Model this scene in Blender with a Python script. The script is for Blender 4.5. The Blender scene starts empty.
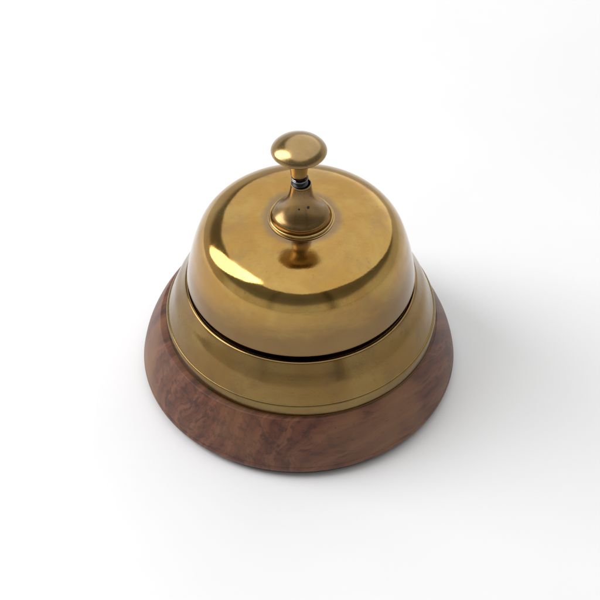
import bpy, bmesh, math, random
from mathutils import Vector, Matrix
random.seed(4)
K = 0.0625                      # metres per unit (one unit = the radius of the wooden base)
S = bpy.context.scene
COL = S.collection
R = math.radians

# ------------------------------------------------------------------ helpers
def curve_pts(pts, n=10):
    """Catmull-Rom through the profile points; None in the list marks a crisp corner."""
    runs, run = [], []
    for p in pts:
        if p is None:
            last = run[-1]
            runs.append(run); run = [last]
        else:
            run.append(p)
    runs.append(run)
    out = []
    for q in (r for r in runs if len(r) > 1):
        if len(q) == 2:
            seg = [q[0], q[1]]
        else:
            p = [Vector(a) for a in q]
            p = [2 * p[0] - p[1]] + p + [2 * p[-1] - p[-2]]
            seg = []
            for i in range(1, len(p) - 2):
                for k in range(n):
                    t = k / n
                    v = .5 * (2 * p[i] + (p[i + 1] - p[i - 1]) * t + (2 * p[i - 1] - 5 * p[i] + 4 * p[i + 1] - p[i + 2]) * t * t
                              + (3 * p[i] - p[i - 1] - 3 * p[i + 1] + p[i + 2]) * t ** 3)
                    seg.append((v.x, v.y))
            seg.append(q[-1])
        out += seg if not out else seg[1:]
    return out

def fillet(pts, rad, n=5):
    """Round every inner corner of an open polyline a little (closed lathe profiles)."""
    out = [pts[0]]
    for a, b, c in zip(pts, pts[1:], pts[2:]):
        a, b, c = Vector(a), Vector(b), Vector(c)
        r = min(rad, (a - b).length * .45, (c - b).length * .45)
        p, q = b + (a - b).normalized() * r, b + (c - b).normalized() * r
        for k in range(n + 1):
            t = k / n
            v = p * (1 - t) ** 2 + b * 2 * t * (1 - t) + q * t * t
            out.append((v.x, v.y))
    out.append(pts[-1])
    return out

def lathe(name, prof, mat, parent=None, seg=256, dx=0.0, dy=0.0, wob=0.0):
    bm = bmesh.new()
    rings = []
    for (r, z) in prof:
        if r < 1e-5:
            rings.append([bm.verts.new((dx * K, dy * K, z * K))])
        else:
            row = []
            for i in range(seg):
                a = 2 * math.pi * i / seg
                rr = r * (1 + wob * (math.sin(2 * a + 1.1) + .5 * math.sin(3 * a + .4)))
                row.append(bm.verts.new(((dx + rr * math.cos(a)) * K, (dy + rr * math.sin(a)) * K, z * K)))
            rings.append(row)
    for A, B in zip(rings, rings[1:]):
        for i in range(seg):
            j = (i + 1) % seg
            if len(A) == 1 and len(B) == 1:
                continue
            if len(A) == 1:
                bm.faces.new((A[0], B[j], B[i]))
            elif len(B) == 1:
                bm.faces.new((A[i], A[j], B[0]))
            else:
                bm.faces.new((A[i], A[j], B[j], B[i]))
    bmesh.ops.recalc_face_normals(bm, faces=bm.faces)
    return link(name, bm, mat, parent)

def link(name, bm, mat, parent=None, sharp=32):
    me = bpy.data.meshes.new(name)
    bm.to_mesh(me); bm.free()
    me.materials.append(mat)
    for p in me.polygons:
        p.use_smooth = True
    me.set_sharp_from_angle(angle=R(sharp))
    o = bpy.data.objects.new(name, me)
    COL.objects.link(o)
    if parent:
        o.parent = parent
    return o

def tube(name, path, rad, mat, parent=None, seg=12):
    bm = bmesh.new()
    prev = None
    n = len(path)
    for k in range(n):
        p = Vector(path[k])
        t = (Vector(path[min(k + 1, n - 1)]) - Vector(path[max(k - 1, 0)])).normalized()
        u = t.cross(Vector((0, 0, 1)))
        u = u.normalized() if u.length > 1e-6 else Vector((1, 0, 0))
        w = t.cross(u)
        row = [bm.verts.new((p + (u * math.cos(2 * math.pi * i / seg) + w * math.sin(2 * math.pi * i / seg)) * rad) * K) for i in range(seg)]
        if prev:
            for i in range(seg):
                j = (i + 1) % seg
                bm.faces.new((prev[i], prev[j], row[j], row[i]))
        else:
            bm.faces.new(row)
        prev = row
    bm.faces.new(prev)
    bmesh.ops.recalc_face_normals(bm, faces=bm.faces)
    return link(name, bm, mat, parent)

# ------------------------------------------------------------------ node helpers
class Mat:
    def __init__(self, name):
        self.m = bpy.data.materials.new(name)
        self.m.use_nodes = True
        self.t = self.m.node_tree
        self.b = self.t.nodes['Principled BSDF']
        tc = self.t.nodes.new('ShaderNodeTexCoord')
        self.obj = tc.outputs['Object']
    def n(self, kind, **kw):
        x = self.t.nodes.new(kind)
        for k, v in kw.items():
            setattr(x, k, v)
        return x
    def put(self, sock, v):
        if isinstance(v, bpy.types.NodeSocket):
            self.t.links.new(v, sock)
        else:
            sock.default_value = v
    def math(self, op, a, b=0.0, clamp=False):
        x = self.n('ShaderNodeMath', operation=op, use_clamp=clamp)
        self.put(x.inputs[0], a); self.put(x.inputs[1], b)
        return x.outputs[0]
    def noise(self, vec, scale, detail=4, rough=.55, dist=0.0):
        x = self.n('ShaderNodeTexNoise')
        self.put(x.inputs['Vector'], vec)
        self.put(x.inputs['Scale'], scale); self.put(x.inputs['Detail'], detail)
        self.put(x.inputs['Roughness'], rough); self.put(x.inputs['Distortion'], dist)
        return x.outputs['Fac']
    def mapping(self, vec, scale=(1, 1, 1), rot=(0, 0, 0), loc=(0, 0, 0)):
        x = self.n('ShaderNodeMapping')
        self.put(x.inputs['Vector'], vec)
        x.inputs['Scale'].default_value = scale
        x.inputs['Rotation'].default_value = rot
        x.inputs['Location'].default_value = loc
        return x.outputs['Vector']
    def ramp(self, fac, stops, interp='EASE'):
        x = self.n('ShaderNodeValToRGB')
        self.put(x.inputs[0], fac)
        x.color_ramp.interpolation = interp
        el = x.color_ramp.elements
        while len(el) < len(stops):
            el.new(.5)
        for e, (p, c) in zip(el, stops):
            e.position = p
            e.color = (c, c, c, 1) if isinstance(c, (int, float)) else (*c, 1)
        return x.outputs['Color']
    def mix(self, fac, a, b, mode='MIX'):
        x = self.n('ShaderNodeMix', data_type='RGBA', blend_type=mode)
        self.put(x.inputs[0], fac)
        self.put(x.inputs[6], a if isinstance(a, bpy.types.NodeSocket) else (*a, 1))
        self.put(x.inputs[7], b if isinstance(b, bpy.types.NodeSocket) else (*b, 1))
        return x.outputs[2]
    def set(self, **kw):
        for k, v in kw.items():
            self.put(self.b.inputs[k.replace('_', ' ')], v)
    def bump(self, h, strength, dist):
        x = self.n('ShaderNodeBump')
        self.put(x.inputs['Height'], h)
        x.inputs['Strength'].default_value = strength
        x.inputs['Distance'].default_value = dist
        self.put(self.b.inputs['Normal'], x.outputs[0])

def brass(name, light, deep, patina, amount, halo=None, low=None, rough=(.13, .24), lathe_lines=True, coat=.35):
    """Old polished brass: drifting yellow / orange tarnish, smoky patina, fine handling marks."""
    M = Mat(name)
    v = M.mapping(M.obj, scale=(1 / K,) * 3)
    big = M.noise(v, 2.6, 6, .62, .5)
    mid = M.noise(M.mapping(v, loc=(3.1, 7.7, 1.2)), 6.5, 5, .65, .3)
    fine = M.noise(v, 60, 3, .6)
    col = M.mix(M.ramp(big, [(.37, 0.0), (.65, 1.0)]), light, deep)
    smoke = M.math('MULTIPLY', M.ramp(mid, [(.46, 0.0), (.74, 1.0)]), amount)
    col = M.mix(smoke, col, patina)
    sep = M.n('ShaderNodeSeparateXYZ'); M.put(sep.inputs[0], v)
    rr = M.math('SQRT', M.math('ADD', M.math('MULTIPLY', sep.outputs[0], sep.outputs[0]), M.math('MULTIPLY', sep.outputs[1], sep.outputs[1])))
    if halo:
        # ring of purple-grey tarnish the polish never reached around the collar, with an uneven edge
        wob = M.math('MULTIPLY', M.math('SUBTRACT', M.noise(v, 6, 4, .6), .5), .06)
        h = M.ramp(M.math('ADD', rr, wob), [(halo[0], 1.0), (halo[1], 0.0)])
        edge = M.math('ADD', rr, wob)
        warm = M.ramp(edge, [(halo[1] - .01, 0.0), (halo[1] + .02, .22), (halo[1] + .10, 0.0)])
        col = M.mix(warm, col, (.46, .23, .055))
        col = M.mix(M.math('MULTIPLY', h, .72), col, (.20, .135, .09))
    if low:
        # brown-grey band above the rim: tarnish plus painted-in dim reflection; upper edge ragged, ochre
        lean = M.math('ADD', M.math('MULTIPLY', sep.outputs[0], -.09), M.math('MULTIPLY', sep.outputs[1], .05))  # uneven tarnish, weaker at left to paint in the brighter table reflection
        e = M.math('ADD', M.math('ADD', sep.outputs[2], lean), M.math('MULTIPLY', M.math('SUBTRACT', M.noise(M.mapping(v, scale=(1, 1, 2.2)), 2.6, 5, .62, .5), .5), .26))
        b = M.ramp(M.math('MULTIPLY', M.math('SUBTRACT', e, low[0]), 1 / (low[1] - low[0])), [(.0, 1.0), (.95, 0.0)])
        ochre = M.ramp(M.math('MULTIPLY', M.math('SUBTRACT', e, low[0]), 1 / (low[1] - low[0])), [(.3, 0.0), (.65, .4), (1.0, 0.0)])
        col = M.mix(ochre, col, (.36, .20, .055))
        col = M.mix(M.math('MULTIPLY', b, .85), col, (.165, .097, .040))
    spots = M.ramp(M.noise(v, 34, 2, .5), [(.66, 0.0), (.78, .45)])
    col = M.mix(spots, col, tuple(c * .72 for c in deep))
    col = M.mix(M.math('MULTIPLY', M.math('SUBTRACT', fine, .3), .22), col, tuple(c * .8 for c in deep))
    rv = M.math('ADD', rough[0], M.math('MULTIPLY', M.ramp(mid, [(.3, 0.0), (.75, 1.0)]), rough[1] - rough[0]))
    rv = M.math('ADD', rv, M.math('MULTIPLY', M.noise(v, 22, 4, .7), .05))
    for rot, sc in (((.3, .2, .7), (5, 210, 210)), ((-.2, .5, -.5), (7, 260, 260)), ((.1, -.3, 1.9), (6, 180, 180))):
        sn = M.noise(M.mapping(v, scale=sc, rot=rot), 1.0, 1, .4)
        line = M.math('MULTIPLY', M.ramp(sn, [(.665, 0.0), (.72, 1.0)], 'LINEAR'), M.ramp(M.noise(M.mapping(v, loc=(sc[0], 2, 5)), 3.5, 2), [(.45, 0.0), (.65, 1.0)]))
        rv = M.math('ADD', rv, M.math('MULTIPLY', line, .16))
        col = M.mix(M.math('MULTIPLY', line, .35), col, tuple(c * .62 for c in deep))
    M.set(Base_Color=col, Metallic=1.0, Roughness=rv, Coat_Weight=coat, Coat_Roughness=.09)
    if lathe_lines:
        hl = M.math('ADD', M.noise(v, 3.0, 2, .5), M.math('MULTIPLY', M.noise(v, 90, 3, .6), .025))
        M.bump(hl, .35, .0012)
    return M.m

BRIGHT = (.432, .275, .074)
DEEP = (.370, .204, .042)
PAT = (.26, .17, .09)
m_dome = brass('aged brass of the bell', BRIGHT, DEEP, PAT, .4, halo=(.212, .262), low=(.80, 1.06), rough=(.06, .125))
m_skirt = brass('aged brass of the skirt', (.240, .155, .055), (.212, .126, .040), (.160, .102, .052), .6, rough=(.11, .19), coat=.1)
m_band = brass('rubbed brass of the rim band', (.225, .152, .055), (.205, .128, .042), (.155, .105, .056), .6, rough=(.16, .24), coat=.1)
m_knob = brass('worn brass of the button', (.37, .25, .105), (.335, .215, .08), (.27, .18, .11), .6, rough=(.17, .25))
m_post = brass('dull brass of the housing', (.285, .185, .072), (.26, .155, .052), (.20, .135, .075), .6, rough=(.17, .26), coat=.2)
m_stem = brass('satin brass of the stem', (.46, .31, .115), (.41, .26, .085), (.30, .205, .115), .5, rough=(.30, .38), coat=.2)
m_ring = brass('rubbed brass of the collar', (.44, .30, .115), (.40, .25, .085), (.27, .18, .10), .5, rough=(.14, .2))

def wood():
    M = Mat('oiled rosewood')
    v0 = M.mapping(M.obj, scale=(1 / K,) * 3)
    v = M.mapping(v0, rot=(R(14), R(6), R(-38)), loc=(.2, 1.35, .35))
    warp = M.n('ShaderNodeTexNoise'); M.put(warp.inputs['Vector'], M.mapping(v, scale=(.55, 1.2, 1.2)))
    warp.inputs['Scale'].default_value = 1.5; warp.inputs['Detail'].default_value = 3
    wv = M.n('ShaderNodeVectorMath', operation='MULTIPLY_ADD')
    M.put(wv.inputs[0], warp.outputs['Color']); wv.inputs[1].default_value = (.38, .38, .38); M.put(wv.inputs[2], v)
    q = wv.outputs[0]
    w = M.n('ShaderNodeTexWave', wave_type='RINGS', rings_direction='X', wave_profile='SIN')
    M.put(w.inputs['Vector'], q)
    w.inputs['Scale'].default_value = 2.6; w.inputs['Distortion'].default_value = 1.5
    w.inputs['Detail'].default_value = 1.5; w.inputs['Detail Scale'].default_value = 1.6; w.inputs['Detail Roughness'].default_value = .6
    streak = M.noise(M.mapping(q, scale=(.8, 11, 11)), 2.0, 6, .65)
    pores = M.noise(M.mapping(q, scale=(3.0, 60, 60)), 2.0, 3, .6)
    blotch = M.noise(v, 1.5, 3, .5)
    base = M.ramp(w.outputs['Fac'], [(0.05, (.112, .037, .019)), (.5, (.138, .048, .024)), (.95, (.165, .062, .031))])
    w2 = M.n('ShaderNodeTexWave', wave_type='RINGS', rings_direction='X', wave_profile='SAW')
    M.put(w2.inputs['Vector'], q)
    w2.inputs['Scale'].default_value = 8.5; w2.inputs['Distortion'].default_value = 1.6
    w2.inputs['Detail'].default_value = 3; w2.inputs['Detail Scale'].default_value = 1.2
    base = M.mix(M.math('MULTIPLY', M.ramp(w2.outputs['Fac'], [(.45, 0.0), (.95, 1.0)]), .36), base, (.060, .025, .016))
    base = M.mix(M.ramp(streak, [(.36, .8), (.56, 0.0)]), base, (.045, .018, .012))
    base = M.mix(M.ramp(blotch, [(.46, 0.0), (.68, .8)]), base, (.20, .095, .040))
    base = M.mix(M.ramp(pores, [(.26, .9), (.38, 0.0)]), base, (.03, .014, .01))
    M.set(Base_Color=base, Roughness=M.math('ADD', .34, M.math('MULTIPLY', streak, .2)))
    M.b.inputs['Specular IOR Level'].default_value = .3
    M.b.inputs['Coat Weight'].default_value = .08
    M.b.inputs['Coat Roughness'].default_value = .3
    M.bump(M.math('ADD', M.math('MULTIPLY', pores, .6), streak), .25, .0004)
    return M.m
m_wood = wood()

M = Mat('dark green felt'); v = M.mapping(M.obj, scale=(1 / K,) * 3)
M.set(Base_Color=M.ramp(M.noise(v, 80, 3), [(.3, (.010, .016, .013)), (.7, (.025, .035, .03))]), Roughness=.95)
m_felt = M.m
M = Mat('spring steel'); v = M.mapping(M.obj, scale=(1 / K,) * 3)
M.set(Base_Color=M.ramp(M.noise(v, 40, 3), [(.3, (.08, .08, .083)), (.7, (.18, .18, .185))]), Metallic=1.0, Roughness=.25)
m_steel = M.m
M = Mat('blackened steel'); v = M.mapping(M.obj, scale=(1 / K,) * 3)
M.set(Base_Color=M.ramp(M.noise(v, 30, 3), [(.3, (.02, .02, .022)), (.7, (.05, .05, .055))]), Metallic=.8, Roughness=.4)
m_black = M.m
M = Mat('matt white board')
f = M.noise(M.obj, 900, 3, .6)
M.set(Base_Color=M.mix(M.ramp(M.noise(M.obj, 9, 4), [(.3, 0.0), (.7, 1.0)]), (.80, .803, .808), (.825, .825, .825)), Roughness=.7)
M.b.inputs['Specular IOR Level'].default_value = .25
M.bump(f, .08, .0003)
m_table = M.m

# ------------------------------------------------------------------ setting: the white surface
bm = bmesh.new()
bmesh.ops.create_cube(bm, size=1)
for vv in bm.verts:
    vv.co = Vector((vv.co.x * 3.0, vv.co.y * 3.0 , (vv.co.z - .5) * .03 - .03 * K))
bmesh.ops.bevel(bm, geom=[e for e in bm.edges], offset=.002, segments=2, affect='EDGES')
tb = link('tabletop', bm, m_table)
tb['kind'] = 'structure'
tb['label'] = 'plain matt white surface under the brass bell'
tb['category'] = 'tabletop'

# ------------------------------------------------------------------ the bell
bell = bpy.data.objects.new('desk_bell', None)
COL.objects.link(bell)
bell.empty_display_size = .05
bell['label'] = 'aged brass desk bell with push button on flared dark wood base'
bell['category'] = 'bell'
BX = -.0145
# wooden base
pr = curve_pts([(0, .01), (.94, .01), None, (.975, .006), (.992, .018), (.998, .04), (.9965, .058), None,
                (.9925, .064), None, (.994, .070), (.985, .115), (.968, .175), (.934, .26), (.902, .325), (.879, .3640), (.874, .3695), (.866, .3715), None, (.60, .372), None, (.60, .30), None, (0, .30)], 8)
wb = lathe('wooden_base', pr, m_wood, bell, dx=BX, wob=.0008)
lathe('felt_pad', fillet([(0, .0098), (.955, .0098), (.962, -.0295), (0, -.0295)], .006), m_felt, wb, dx=BX)
# brass skirt: cone, top lip turned in to a plate
pr = curve_pts([(.8345, .4635), (.815, .515), (.784, .594), (.7475, .656), (.724, .699), None, (.7185, .7070), (.7095, .7110), (.7005, .7105), (.6925, .706), None,
                (.684, .67), None, (.30, .665), None, (.30, .652), None, (.675, .655), None, (.77, .58), None, (.815, .4635), None, (.8345, .4635)], 8)
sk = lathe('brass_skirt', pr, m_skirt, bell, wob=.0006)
pr = curve_pts([(.80, .3735), None, (.847, .3735), (.8495, .378), (.8495, .39), None, (.8488, .435), (.8475, .448), (.8445, .456), (.840, .4615), (.8345, .4630), None, (.80, .4625), None, (.80, .3735)], 6)
lathe('rim_band', pr, m_band, sk, wob=.0006)
# bell dome (a shell with a rolled rim)
outer = [(.19, 1.226), (.30, 1.2205), (.42, 1.2075), (.503, 1.1855), (.572, 1.146), (.620, 1.087), (.650, 1.012), (.672, .93), (.692, .84), (.7045, .764)]
pr = curve_pts([(.10, 1.2275)] + outer + [None, (.7060, .7595), (.7040, .7550), (.6995, .7535), (.694, .7560), None,
                (.680, .84), (.660, .93), (.632, 1.02), (.598, 1.08), (.545, 1.135), (.47, 1.168), (.40, 1.187), (.30, 1.203), (.10, 1.210), None, (.10, 1.2275)], 12)
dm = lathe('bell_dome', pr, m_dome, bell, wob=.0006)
# inner post carrying the bell
lathe('centre_post', fillet([(0, .6655), (.12, .6655), (.12, .74), (.07, .78), (.07, 1.211), (0, 1.211)], .01), m_post, bell, seg=64)
# collar ring and plunger housing
pr = curve_pts([(.0, 1.2285), (.186, 1.2285), (.193, 1.231), (.1955, 1.237), (.1935, 1.244), (.188, 1.2475), (.182, 1.2455), (.175, 1.2425), (.160, 1.2400), None, (0, 1.240)], 6)
hs_pr = curve_pts([(.0, 1.2405), (.1665, 1.2405), None, (.1660, 1.250), (.1665, 1.259), (.1690, 1.264), (.1680, 1.271), (.158, 1.282), (.138, 1.301),
                   (.116, 1.327), (.0965, 1.357), (.081, 1.391), (.0712, 1.425), (.0655, 1.46), (.0625, 1.492), (.0620, 1.504), (.060, 1.509), (.0565, 1.509), (.054, 1.505), None,
                   (.054, 1.38), None, (0, 1.38)], 8)
hs = lathe('plunger_housing', hs_pr, m_post, bell, seg=160)
lathe('collar_ring', pr, m_ring, hs, seg=192)
# two small holes drilled in the housing's front
def profile_r(z):
    best = min(((abs(p[1] - z), p[0]) for p in hs_pr if p[0] > .06 and p[1] > 1.27), key=lambda t: t[0])
    return best[1]
for az, z, w in ((-98, 1.372, .0065), (-60, 1.376, .0095)):
    a = R(az)
    r0 = profile_r(z) - .0055
    slope = (profile_r(z - .02) - profile_r(z + .02)) / .04
    nrm = Vector((math.cos(a), math.sin(a), slope)).normalized()
    c = Vector((r0 * math.cos(a), r0 * math.sin(a), z))
    u = nrm.cross(Vector((0, 0, 1))).normalized(); q = nrm.cross(u)
    bm = bmesh.new(); prev = None
    for (rr, hh) in ((1.0, 0.0), (1.0, .0062), (.8, .0070), (.0, .0058)):
        row = [bm.verts.new((c + nrm * hh + (u * math.cos(2 * math.pi * i / 20) + q * math.sin(2 * math.pi * i / 20)) * w * rr) * K) for i in range(20)] if rr else [bm.verts.new((c + nrm * hh) * K)]
        if prev:
            for i in range(20):
                j = (i + 1) % 20
                bm.faces.new((prev[i], prev[j], row[j], row[i]) if len(row) > 1 else (prev[i], prev[j], row[0]))
        else:
            bm.faces.new(row)
        prev = row
    bmesh.ops.recalc_face_normals(bm, faces=bm.faces)
    link('screw_hole', bm, m_black, hs)
# push button with its stem, sitting slightly off axis in the housing
KX = -.0125
pr = curve_pts([(0, 1.834), (.045, 1.829), (.09, 1.815), (.128, 1.793), (.153, 1.770), (.1635, 1.754), (.1645, 1.747), (.161, 1.740), (.150, 1.732), (.118, 1.719), (.090, 1.705), (.074, 1.690), None, (0, 1.690)], 10)
kb = lathe('push_button', pr, m_knob, bell, seg=192, dx=KX)
pr = curve_pts([(0, 1.6902), None, (.073, 1.6902), (.067, 1.675), (.0590, 1.645), (.0525, 1.605), (.0495, 1.575), (.047, 1.566), (.040, 1.563), None, (.0, 1.563)], 8)
lathe('stem', pr, m_stem, kb, seg=96, dx=KX)
kb.rotation_euler = (R(-2.5), 0, 0); kb.location = (0, -1.60 * K * math.sin(R(2.5)), .013 * K)
lathe('plunger_rod', [(0, 1.5628), (.037, 1.5628), (.037, 1.52), (.050, 1.512), (.050, 1.385), (0, 1.385)], m_black, bell, seg=40, dx=KX * .6)
path = []
N = 260
for k in range(N):
    t = k / (N - 1)
    a = 2 * math.pi * 1.15 * t + 3.3
    path.append((KX * .6 + (.046 * math.cos(a)), .046 * math.sin(a), 1.544 + t * .013))
tube('return_spring', path, .0058, m_steel, bell, seg=10)
bell.location = (0, 0, 0)

# ------------------------------------------------------------------ light: a big soft source behind and above, a window at the left
def area(name, d, dist, sx, sy, radiance, col=(1, 1, 1), aim=(0, 0, .05), tilt=0, shape='RECTANGLE'):
    L = bpy.data.lights.new(name, 'AREA')
    L.shape = shape; L.size = sx; L.size_y = sy
    L.energy = radiance * math.pi * sx * sy * (math.pi / 4 if shape == 'ELLIPSE' else 1)
    L.color = col
    o = bpy.data.objects.new(name, L)
    COL.objects.link(o)
    az, el = R(d[0]), R(d[1])                      # azimuth clockwise from straight back, elevation
    p = Vector((math.sin(az) * math.cos(el), math.cos(az) * math.cos(el), math.sin(el))) * dist + Vector(aim)
    o.location = p
    o.rotation_euler = ((Vector(aim) - p).to_track_quat('-Z', 'Y').to_matrix() @ Matrix.Rotation(R(tilt), 3, 'Z')).to_euler()
    return o
area('softbox_lamp', (21, 66), 2.6, 4.7, 7.8, 1.05, (.99, .995, 1.0), shape='ELLIPSE')
area('window_lamp', (-82, 39), 1.3, .68, 1.45, 6.4, (.985, .98, 1.0), tilt=-28, shape='ELLIPSE')

W = bpy.data.worlds.new('World'); S.world = W
W.use_nodes = True
nt = W.node_tree
bg = nt.nodes['Background']
tc = nt.nodes.new('ShaderNodeTexCoord'); sp = nt.nodes.new('ShaderNodeSeparateXYZ'); rp = nt.nodes.new('ShaderNodeValToRGB')
nt.links.new(tc.outputs['Generated'], sp.inputs[0])
mp = nt.nodes.new('ShaderNodeMapRange')                      # the room round the table: lit pale walls, a dim upper part
mp.inputs['From Min'].default_value = -1; mp.inputs['From Max'].default_value = 1
nt.links.new(sp.outputs[2], mp.inputs['Value']); nt.links.new(mp.outputs[0], rp.inputs[0])
rp.color_ramp.interpolation = 'LINEAR'
e = rp.color_ramp.elements
stops = [(.40, .45), (.50, .78), (.63, .70), (.69, .24), (.80, .19), (1.0, .25)]
while len(e) < len(stops): e.new(.5)
for q, (p, c) in zip(e, stops):
    q.position = p; q.color = (c, c * .985, c * .955, 1)
# the walls are not even all round: doors, dark furniture, brighter stretches
at = nt.nodes.new('ShaderNodeMath'); at.operation = 'ARCTAN2'
nt.links.new(sp.outputs[0], at.inputs[0]); nt.links.new(sp.outputs[1], at.inputs[1])
m2 = nt.nodes.new('ShaderNodeMapRange'); m2.inputs['From Min'].default_value = -math.pi; m2.inputs['From Max'].default_value = math.pi
nt.links.new(at.outputs[0], m2.inputs['Value'])
r2 = nt.nodes.new('ShaderNodeValToRGB'); nt.links.new(m2.outputs[0], r2.inputs[0])
st2 = [(0.0, .86), (.07, .95), (.085, .62), (.10, .95), (.20, 1.12), (.24, .78), (.30, 1.0), (.62, .92), (.70, .80), (.80, .98),
       (.898, 1.0), (.908, .45), (.918, .45), (.93, .93), (.985, .90), (1.0, .86)]
e2 = r2.color_ramp.elements
while len(e2) < len(st2): e2.new(.5)
for q, (p, c) in zip(e2, st2):
    q.position = p; q.color = (c, c, c, 1)
mx = nt.nodes.new('ShaderNodeMix'); mx.data_type = 'RGBA'; mx.blend_type = 'MULTIPLY'; mx.inputs[0].default_value = 1
nt.links.new(rp.outputs[0], mx.inputs[6]); nt.links.new(r2.outputs[0], mx.inputs[7])
nt.links.new(mx.outputs[2], bg.inputs[0])
bg.inputs[1].default_value = 1.0

# ------------------------------------------------------------------ camera
cam = bpy.data.cameras.new('camera'); co = bpy.data.objects.new('camera', cam); COL.objects.link(co)
el, D, tz, px = R(46.5), 12.0, .5025, 158.947
T = Vector((-.0063, 0, tz)) * K
co.location = T + Vector((0, -math.cos(el), math.sin(el))) * D * K
co.rotation_euler = (R(90) - el, 0, 0)
cam.sensor_width = 36
cam.lens = 36 * D / (600 / px)
cam.clip_start = .01; cam.clip_end = 50
S.camera = co
S.view_settings.view_transform = 'Standard'
S.view_settings.look = 'None'
S.view_settings.exposure = 0
S.view_settings.gamma = 1
S.cycles.use_denoising = True
S.render.resolution_x = S.render.resolution_y = 1024
